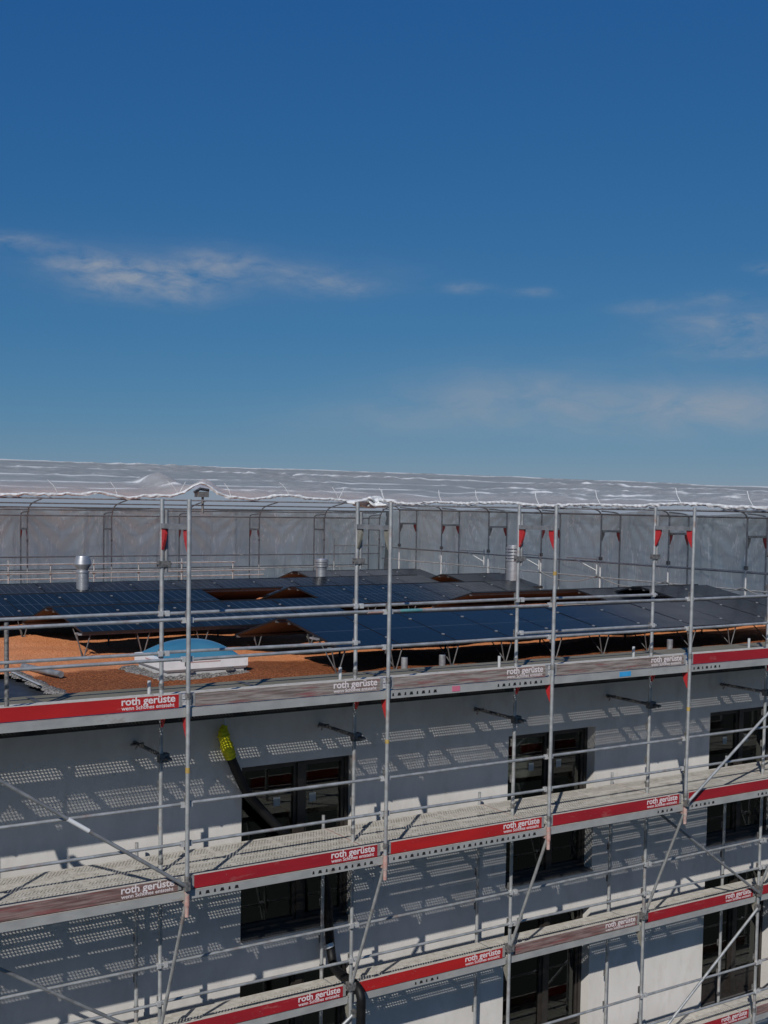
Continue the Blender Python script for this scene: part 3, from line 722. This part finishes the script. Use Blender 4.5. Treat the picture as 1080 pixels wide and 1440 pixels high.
for p in ((2.715, YH - .045, -1.62),):
    m = MB(); m.tube([(p[0] - .02, p[1] + .02, p[2] + .02), (p[0] - .01, p[1] - .0, p[2] - .03)], .075, 14); m.build('hose_clamp', M['steel_bright'], hz)

# ------------------------------------------------------------------ rear scaffold
def curve_pipe(x, y, z, dx, dy, up):
    """short canopy pipe from a frame head bending up towards the eaves"""
    return smooth([(x, y, z), (x + dx * .1, y + dy * .1, z + up * .45), (x + dx * .35, y + dy * .35, z + up * .75), (x + dx, y + dy, z + up)], 5)
rs = thing('scaffold', 'rear scaffold row in front of the long milky sheeting behind the roof', 'scaffold', (9, 25, -12))
YB = 24.7
XB = [-2.45, .17, 2.79, 5.40, 8.09, 10.72, 13.36, 15.94, 18.27]
for i, x in enumerate(XB):
    m = MB()
    m.tube([(x, YB, 0), (x, YB, 3.74)], .0242, 8); m.tube([(x, YB + .73, 0), (x, YB + .73, 3.74)], .0242, 8)
    m.box(x - .03, x + .03, YB + .03, YB + .70, 3.28, 3.34, 1)
    m.tube([(x, YB, 2.92), (x, YB, 2.99)], .032, 8, 2)
    for s, y in ((1, YB), (-1, YB + .73)):
        if i in (3, 5, 6): gusset(m, x, y, 3.28, s, 3)
    m.tube(curve_pipe(x, YB + .73, 3.74, .05, -.73, .12), .021, 8); m.tube(curve_pipe(x, YB, 3.70, .1, -1.15, .55), .021, 8)
    m.build('frame', [M['steel_dull'], M['steel_dull'], M['clamp'], M['dull_red']], rs)
for y, z in ((YB + .73, 3.74), (YB, 3.72), (YB - .35, 4.0), (YB - .75, 4.12), (YB + .3, 3.9), (YB, 2.45), (YB + .73, 2.0), (YB - .02, 1.99)):
    m = MB(); m.tube([(-5, y, z), (18.3 if y >= YB else 17.6, y, z + random.uniform(-.03, .03))], .021, 8); m.build('ledger', M['steel_dull'], rs)
m = MB(); m.box(-5, 18.2, YB + .05, YB + .70, 1.30, 1.36); m.build('deck', M['deck_solid'], rs)
# white platform frames at the corner
for x in (16.3, 17.2):
    m = MB(); m.tube([(x, YB - .1, 1.6), (x, YB - .1, 3.0)], .02, 8); m.tube([(x, YB - .1, 2.75), (x + 1.0, YB - .1, 2.75)], .02, 8); m.build('corner_rail', M['steel'], rs)

# roof edge guard rail in front of the rear scaffold
gr = thing('roof_guardrail', 'low steel guard rail with short posts along the left rear roof edge', 'guard rail', (6, 23.3, 1.4))
for k, x in enumerate([1.9, 3.3, 4.46, 5.72, 7.06, 8.5, 9.95, 11.75]):
    m = MB(); m.tube([(x, 23.4, 1.35), (x, 23.4, 2.42 if k % 2 == 0 else 2.30)], .022, 8); m.box(x - .035, x + .035, 23.36, 23.44, 1.97, 2.07, 1); m.build('post', [M['steel'], M['clamp']], gr)
for z, y in ((2.29, 23.36), (2.02, 23.36), (1.85, 23.44)):
    m = MB(); m.tube([(-4, y, z), (12.9 if z < 2.2 else 11.8, y, z)], .021, 8); m.build('rail', M['steel'], gr)

# ------------------------------------------------------------------ right hand scaffold
ss = thing('scaffold', 'side scaffold row in front of the milky sheeting right of the roof', 'scaffold', (18.6, 12, -12))
XR = 18.27
YS = [23.37, 20.8, 18.23, 15.66, 13.09, 10.52, 7.95, 5.38, 2.8]
for i, y in enumerate(YS):
    m = MB()
    m.tube([(XR, y, 0), (XR, y, 2.75)], .0242, 8, 4); m.tube([(XR, y, 2.75), (XR, y, 4.05)], .0242, 8); m.tube([(XR + .73, y, 0), (XR + .73, y, 4.05)], .0242, 8)
    m.box(XR + .03, XR + .70, y - .03, y + .03, 3.54, 3.60, 1)
    m.box(XR - .04, XR + .04, y - .04, y + .04, 2.75, 2.85, 2)
    # gussets lie in the x-z plane here
    for s, x in ((1, XR), (-1, XR + .73)):
        z1 = 3.54
        pl = [(x + s * .02, z1), (x + s * .13, z1), (x + s * .12, z1 - .08), (x + s * .07, z1 - .18), (x + s * .04, z1 - .26), (x + s * .02, z1 - .26)]
        m.prism(pl, 'y', y - .014, y + .014, 3 if s < 0 or i % 2 else 2)
    m.tube(curve_pipe(XR + .73, y, 4.0, -.73, 0, .14), .021, 8); m.tube(curve_pipe(XR, y, 4.0, -.75, 0, .25), .021, 8)
    m.build('frame', [M['steel_dull'], M['steel_dull'], M['clamp'], M['dull_red'], M['steel_bright']], ss)
for x, z in ((XR + .73, 4.03), (XR, 4.05), (XR - .4, 4.2), (XR, 2.68), (XR, 2.26), (XR + .73, 2.66)):
    m = MB(); m.tube([(x, 24.5, z + random.uniform(-.03, .03)), (x, 1.5, z + random.uniform(-.03, .03))], .021, 8); m.build('ledger', M['steel_dull'], ss)
m = MB(); m.box(XR + .05, XR + .70, 1.5, 24.4, 1.50, 1.56); m.build('deck', M['deck_solid'], ss)
for y in (19.6, 16.9, 14.4):                                   # white bracket frames clamped to the posts
    m = MB(); m.tube([(XR - .08, y, 2.78), (XR - .08, y - 1.25, 2.78)], .022, 8); m.tube([(XR - .08, y - .35, 2.74), (XR - .08, y - 1.25, 2.45)], .018, 8); m.tube([(XR - .08, y - 1.25, 2.85), (XR - .08, y - 1.25, 2.35)], .02, 8)
    m.build('bracket_frame', M['white_steel'], ss)
def sag(p, q, d, n=14):
    p, q = Vector(p), Vector(q)
    return [p.lerp(q, k / n) - Vector((0, 0, d * 4 * (k / n) * (1 - k / n))) for k in range(n + 1)]
for k in range(3, 7):
    m = MB(); m.tube(sag((XR - .05, YS[k], 2.30), (XR - .05, YS[k + 1], 2.33), .24), .014, 6); m.build('rope', M['rope'], ss)

# ------------------------------------------------------------------ sheeting
def hash1(n): return (math.sin(n * 127.1 + 311.7) * 43758.5453) % 1.0
def creases(n, lo, hi, seed):
    return [(lo + (hi - lo) * hash1(k + seed), .025 + .04 * hash1(k * 3 + seed), (hash1(k * 7 + seed) - .5) * .5, .04 + .10 * hash1(k * 11 + seed), hash1(k * 13 + seed), .35 + .6 * hash1(k * 17 + seed)) for k in range(n)]
def wall_disp(s, h, H, posts, cr):
    """outward/inward offset of a film wall at arc position s and height fraction h"""
    d = 0
    pn = min(posts, key=lambda p: abs(p - s)); t = abs(pn - s)
    d -= .16 * math.sin(min(t / 1.3, 1) * PI / 2) * (0.35 + .65 * math.sin(h * PI)) * (.5 + hash1(round(pn * 10)))
    # folds raying from post heads
    ang = math.atan2(t, max(.05, (1 - h) * H + .1))
    d += .05 * math.sin(ang * 18 + pn * 3) * math.exp(-((1 - h) * H) / 2.2) * min(1, t * 4)
    for c, wd, sl, dp, c0, ln in cr:
        x = s - c - sl * (h - .5)
        if abs(x) < wd * 4: d += dp * 1.5 * math.exp(-(x / wd) ** 2) * max(0, 1 - abs(h - c0) / ln)
    d += .03 * math.sin(s * 2.1 + h * 3) * math.sin(h * 5 + s * .7) + .015 * math.sin(s * 7.3 + 2 * h)
    return d
crB = creases(70, -6, 19.3, 3); crR = creases(60, .5, 25.7, 91)
def back_fn(u, v):
    s = -6 + u * 25.2; z = -.5 + v * 4.45
    return (s, YB + .93 - wall_disp(s, v, 4.4, XB, crB), z + (.05 * math.sin(s * 1.3) if v > .99 else 0))
def side_fn(u, v):
    s = 25.55 - u * 25.0; z = -.5 + v * (4.62 + .0 * s)
    return (XR + .93 - wall_disp(s, v, 4.6, YS, crR), s, z + (.05 * math.sin(s * 1.7) if v > .99 else 0))
def foot(o):  # painted sunlight: paler film colour along the foot of the sheet walls
    me = o.data; at = me.attributes.new('lap_sun', 'FLOAT', 'POINT')
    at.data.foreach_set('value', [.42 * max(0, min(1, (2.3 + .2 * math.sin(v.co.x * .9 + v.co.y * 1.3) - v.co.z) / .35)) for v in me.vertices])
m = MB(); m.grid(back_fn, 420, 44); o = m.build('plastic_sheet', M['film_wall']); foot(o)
tag(o, 'long milky plastic sheeting hung behind the rear scaffold left of the corner', 'plastic sheet', 'plastic sheet walls')
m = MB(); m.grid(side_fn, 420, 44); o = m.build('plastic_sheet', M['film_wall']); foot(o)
tag(o, 'milky plastic sheeting hung behind the side scaffold right of the corner', 'plastic sheet', 'plastic sheet walls')
# roof of film: two slopes meeting on a mitre behind the corner
def lerp(a, b, t): return a + (b - a) * t
from mathutils import noise as mn
def crumple(x, y, cx, cy, rx, ry, h):
    k = math.exp(-((x - cx) / rx) ** 2 - ((y - cy) / ry) ** 2)
    if k < .01: return 0
    n = sum((1 - 2 * abs(mn.noise(Vector((x * f * 1.3, y * f, 3.7 * f))))) / f for f in (.9, 1.8, 3.6))
    return k * h * (n - .6)
def roof_wave(x, y, a):
    d = .05 * math.sin(a * 1.9 + .4 * x) * math.sin(.8 * y + a) + .03 * math.sin(x * .9 + y * 1.7)
    return d
EB, ZB0, ZB1, FB = 22.6, 4.39, 5.86, 38.0
XE, ZR0, FR = 16.6, 4.31, 34.0
def eave_z(x):
    z = ZB0 + .05 * math.sin(x * 1.1) * math.sin(x * .37 + 1)
    for c, wd, h in ((6.9, .45, .10), (7.9, .25, -.05), (10.25, .55, .36), (9.4, .3, -.04), (13.2, .7, .12), (11.9, .4, -.03), (16.2, .6, -.05)):
        z += h * math.exp(-((x - c) / wd) ** 2)
    return z
LAPS = [(.16, .02), (.27, .035), (.46, .035), (.70, .045), (.95, .05)]
def set_lap(o, fn, n):
    me = o.data; at = me.attributes.new('lap_sun', 'FLOAT', 'POINT')
    at.data.foreach_set('value', [fn(k % (n + 1) / n, k // (n + 1)) for k in range(len(me.vertices))])
def back_roof(u, v):
    x0 = -14 + u * (XE + 14); x1 = -14 + u * (FR + 14)
    t = v; x = lerp(x0, x1, t); y = lerp(EB, FB, t)
    z = lerp(eave_z(x0) if t < .001 else lerp(eave_z(x0), ZB0, min(1, t * 8)), ZB1, t)
    if 0 < t < .999:
        z += roof_wave(x, y, 1.0) * .35
        for p, a in LAPS: z += a * math.exp(-((t - p - (.004 * math.sin(x * .5 + p * 40) + .006 * mn.noise(Vector((x * .35, p * 9, 0))))) / .010) ** 2)
        for (cx, cy, rx, ry, h) in ((10.2, 26.2, 1.3, 1.6, 0.110), (17.0, 27.5, 1.6, 2.0, 0.110), (18.5, 32, 2.2, 2.4, 0.130), (9, 31, 3, 2, 0.060), (14.5, 35.5, 4, 2.0, 0.110), (24, 34, 3, 2, 0.110), (3, 33, 5, 2, 0.075), (13.5, 25, 2.5, 1.0, 0.050)): z += crumple(x, y, cx, cy, rx, ry, h)
        z += .006 * mn.noise(Vector((x * 2.3, y * 2.3, 0)))
        z += .40 * math.exp(-((x - 10.4) / .55) ** 2 - ((y - 26.3) / 1.3) ** 2) + .3 * math.exp(-((x - 10.5) / .5) ** 2 - ((y - 23.5) / .9) ** 2)
    return (x, y, z)
def side_roof(u, v):
    y0 = EB - u * 26; y1 = FB - u * 40.6
    t = v; y = lerp(y0, y1, t); x = lerp(XE, FR, t)
    zr = 5.86 - .83 * min(1, u * 40.6 / 20.0) * .94
    z0 = ZR0 + .05 * math.sin(y0 * 1.3) * math.sin(y0 * .5 + .6) + (.08 * (1 - min(1, u * 10)))
    z = lerp(z0, max(zr, 4.9), t)
    if 0 < t < .999:
        z += roof_wave(x, y, 2.3) * .35
        for (cx, cy, rx, ry, h) in ((19.5, 16.5, 2.0, 2.2, 0.110), (22, 12, 2.4, 2.4, 0.120), (21, 20, 2.5, 2.5, 0.100), (20, 8.5, 2.2, 2.0, 0.120), (26, 18, 3, 3, 0.125), (28, 25, 3, 3, 0.125), (25, 9, 3, 2.5, 0.110)): z += crumple(x, y, cx, cy, rx, ry, h)
        z += .006 * mn.noise(Vector((x * 2.3, y * 2.3, 0)))
        for p, a in LAPS: z += a * math.exp(-((t - p - (.004 * math.sin(y * .5 + p * 30) + .006 * mn.noise(Vector((y * .35, p * 9, 4))))) / .010) ** 2)
    return (x, y, z)
m = MB(); m.grid(back_roof, 300, 180); rb = m.build('sheet_roof', M['film_roof'])
def lapb(u, j):
    t = j / 180; x = -14 + u * lerp(XE + 14, FR + 14, t)
    return min(1, sum(math.exp(-((t - p - (.004 * math.sin(x * .5 + p * 40) + .006 * mn.noise(Vector((x * .35, p * 9, 0))))/ 1) / .008) ** 2) for p, a in LAPS))
set_lap(rb, lapb, 300)
tag(rb, 'milky film roof sloping up behind the rear scaffold with a tented fold on the left', 'film roof', 'film roofs over the rear and side scaffolds')
m = MB(); m.grid(side_roof, 300, 180); rr = m.build('sheet_roof', M['film_roof'])
def lapr(u, j):
    t = j / 180; y = lerp(EB - u * 26, FB - u * 40.6, t)
    return min(1, sum(math.exp(-((t - p - (.004 * math.sin(y * .5 + p * 30) + .006 * mn.noise(Vector((y * .35, p * 9, 4))))/ 1) / .008) ** 2) for p, a in LAPS))
set_lap(rr, lapr, 300)
tag(rr, 'milky film roof sloping up behind the side scaffold on the right', 'film roof', 'film roofs over the rear and side scaffolds')
def edge_tube(fn, n, r, parent, nx, ny):
    def f(u, v):
        p = Vector(fn(u, 0)); k = u * 60
        drop = r * (1.2 + 1.6 * abs(mn.noise(Vector((k, 2.2, nx)))) + 1.2 * abs(mn.noise(Vector((k * 4, 7.2, nx)))))
        bul = math.sin(v * PI) * r * (.8 + .8 * mn.noise(Vector((k * 2.3, 1.1, 5)))) + .03 * mn.noise(Vector((k * 5, v * 2, 9)))
        return (p.x - nx * bul, p.y - ny * bul, p.z + .035 + .05 * max(0, mn.noise(Vector((k * 1.7, 3.3, 2)))) - v * drop * 1.5)
    m = MB(); m.grid(f, n, 6); m.build('rolled_edge', M['film_edge'], parent)
edge_tube(back_roof, 700, .036, rb, 0, 1); edge_tube(side_roof, 600, .032, rr, 1, 0)
for k in range(9):                                              # loose tie straps standing off the edge
    x = 1.5 + k * 1.9 + .5 * hash1(k); zz = eave_z(x)
    m = MB(); m.tube([(x, EB, zz), (x - .06 - .1 * hash1(k + 9), EB + .05, zz + .25), (x - .16 - .2 * hash1(k + 9), EB + .1, zz + .42)], .010, 5)
    if k % 3 == 1: m.tube([(x, EB, zz), (x + .25, EB + .05, zz + .40)], .010, 5)
    m.build('tie_strap', M['film_edge'], rb)
for k in range(7):
    y = 21 - k * 2.6 + hash1(k); p = side_roof((EB - y) / 26, 0)
    m = MB(); m.tube([p, (p[0], p[1] + .15, p[2] + .2), (p[0] + .05, p[1] + .25, p[2] + .38)], .010, 5); m.build('tie_strap', M['film_edge'], rr)
# crumpled film bundle where the two roofs meet and a winch head under the tented fold
m = MB()
def bundle(u, v):
    a = 2 * PI * u; t = v * PI; r = .9 + .35 * math.sin(a * 3 + v * 9) + .2 * math.sin(a * 7 - v * 13)
    return (16.5 + .75 * r * math.cos(a) * math.sin(t), 22.35 + .4 * r * math.sin(a) * math.sin(t), 4.30 + .12 * r * math.cos(t) + .06 * math.sin(a * 5))
m.grid(bundle, 40, 20); m.build('gathered_film', M['film_edge'], rr)
m = MB(); m.box(10.22, 10.56, 22.7, 23.05, 4.38, 4.55); m.tube([(10.39, 22.8, 4.4), (10.39, 22.8, 3.86)], .04, 8); m.tube([(10.1, 22.8, 4.52), (10.3, 22.8, 4.64), (10.6, 22.8, 4.6)], .05, 8)
m.build('winch_head', M['clamp'], rb)
# eaves purlin that carries the film edge
m = MB(); m.tube([(-8, EB + .05, 4.27), (XE, EB + .05, 4.27)], .024, 8); m.build('eaves_pipe', M['steel_dull'], rb)
m = MB(); m.tube([(XE + .05, EB, 4.2), (XE + .05, 1, 4.2)], .024, 8); m.build('eaves_pipe', M['steel_dull'], rr)

# ------------------------------------------------------------------ world, sun, camera
SUN_TRAVEL = Vector((1.043, 1.0, -1.047)).normalized()
s = -SUN_TRAVEL; el = math.asin(s.z)
wd = D.worlds.new('World'); scn.world = wd; wd.use_nodes = True
nt = wd.node_tree; nt.nodes.clear(); t = NT(nt)
out = nt.nodes.new('ShaderNodeOutputWorld'); bg = nt.nodes.new('ShaderNodeBackground')
sky = nt.nodes.new('ShaderNodeTexSky'); sky.sky_type = 'NISHITA'; sky.sun_disc = False
sky.sun_elevation = el; sky.sun_rotation = math.atan2(s.x, s.y)
sky.altitude = 400; sky.air_density = 1.0; sky.dust_density = 0.0; sky.ozone_density = 10.0
co = t.coord('Generated')
sx = nt.nodes.new('ShaderNodeSeparateXYZ'); t.l(co, sx.inputs[0])
az = t.math('ARCTAN2', sx.outputs['X'], sx.outputs['Y']); ele = t.math('ARCSINE', sx.outputs['Z'])
cv = nt.nodes.new('ShaderNodeCombineXYZ'); t.l(az, cv.inputs[0]); t.l(t.math('MULTIPLY', ele, 2.6), cv.inputs[1])
nz = t.noise(cv.outputs[0], 18, 7, .6, .5); nz2 = t.noise(cv.outputs[0], 46, 6, .6, .5)
nn = t.math('ADD', t.math('MULTIPLY', nz, .55), t.math('MULTIPLY', nz2, .45))
F_, PX, PY = 1657.64, 524.0, 811.6
CR = Matrix(((0.8445252378694083, 0.5351543827379912, 0.019670008590207996), (-0.5352962997869505, 0.8425580422293436, 0.059613898623179534), (0.015329515191892809, -0.060874724730179366, 0.9980276919269356)))
def pdir(px, py):
    d = CR @ Vector(((px - PX) / F_, 1, -(py - PY) / F_)); d.normalize()
    return math.atan2(d.x, d.y), math.asin(d.z)
def blobs(lst):
    acc = None
    for px, py, wx, wy, amp in lst:
        a0, e0 = pdir(px, py)
        da = t.math('MULTIPLY', t.math('SUBTRACT', az, a0), F_ / wx); de = t.math('MULTIPLY', t.math('SUBTRACT', ele, e0), F_ / wy)
        g = t.math('MULTIPLY', t.math('EXPONENT', t.math('MULTIPLY', t.math('ADD', t.math('MULTIPLY', da, da), t.math('MULTIPLY', de, de)), -1.0)), amp)
        acc = g if acc is None else t.math('ADD', acc, g)
    return acc
puffs = blobs(((110, 368, 55, 16, .55), (155, 392, 55, 22, .75), (250, 405, 60, 20, .70), (310, 372, 60, 18, .75), (210, 380, 70, 14, .45), (420, 388, 60, 14, .45), (480, 405, 55, 12, .50), (655, 405, 30, 7, .6), (755, 411, 30, 6, .5), (15, 338, 55, 10, .6),
               (1035, 455, 80, 16, .6), (1050, 490, 80, 14, .55), (1075, 376, 22, 7, .6), (915, 432, 45, 9, .4), (1010, 420, 40, 8, .4)))
veil = blobs(((720, 550, 150, 34, .46), (880, 578, 240, 36, .48), (1060, 575, 160, 34, .55), (560, 592, 150, 28, .28), (1030, 470, 110, 40, .22), (230, 385, 190, 40, .16), (500, 385, 120, 24, .10)))
c1 = t.math('MULTIPLY', puffs, t.math('MULTIPLY', t.math('SUBTRACT', nn, .37), 4.0, clamp=True), clamp=True)
c2 = t.math('MULTIPLY', veil, t.math('MULTIPLY', t.math('SUBTRACT', nz, .12), 1.9, clamp=True), clamp=True)
cl = t.math('ADD', c1, c2, clamp=True)
sp = nt.nodes.new('ShaderNodeSeparateColor'); t.l(sky.outputs[0], sp.inputs[0])
cc = nt.nodes.new('ShaderNodeCombineColor')                     # colour balance of a polarised, deep blue sky
t.l(t.math('MULTIPLY', t.math('POWER', sp.outputs[0], 1.16), .50), cc.inputs[0])
t.l(t.math('MULTIPLY', t.math('POWER', sp.outputs[1], .72), 1.27), cc.inputs[1])
t.l(t.math('MULTIPLY', t.math('POWER', sp.outputs[2], .42), 3.02), cc.inputs[2])
skc = t.mix(t.math('MULTIPLY', cl, .72), cc.outputs[0], (6.2, 6.8, 7.8, 1))
t.l(skc, bg.inputs['Color']); bg.inputs['Strength'].default_value = .05
t.l(bg.outputs[0], out.inputs[0])
sl = D.lights.new('sun', 'SUN'); sl.energy = 3.5; sl.angle = math.radians(.53); sl.color = (1.0, .962, .905)
so = D.objects.new('sun', sl); COL.objects.link(so); so.location = (-20, -20, 30)
so.rotation_euler = SUN_TRAVEL.to_track_quat('-Z', 'Y').to_euler()
cam = D.cameras.new('camera'); cam.sensor_fit = 'HORIZONTAL'; cam.sensor_width = 36; cam.lens = F_ / 1080 * 36
cam.shift_x = -(PX - 540) / 1080; cam.shift_y = (PY - 720) / 1080; cam.clip_start = .1; cam.clip_end = 8000
co_ = D.objects.new('camera', cam); COL.objects.link(co_)
r, f, u = CR.col[0], CR.col[1], CR.col[2]
co_.matrix_world = Matrix(((r.x, u.x, -f.x, -5.066547), (r.y, u.y, -f.y, -11.627193), (r.z, u.z, -f.z, 4.205539), (0, 0, 0, 1)))
scn.camera = co_
vs_ = scn.view_settings; vs_.view_transform = 'Standard'; vs_.look = 'None'; vs_.exposure = 0; vs_.gamma = 1; vs_.use_curve_mapping = False
cy = scn.cycles; cy.max_bounces = 8; cy.transparent_max_bounces = 16; cy.caustics_reflective = False; cy.caustics_refractive = False
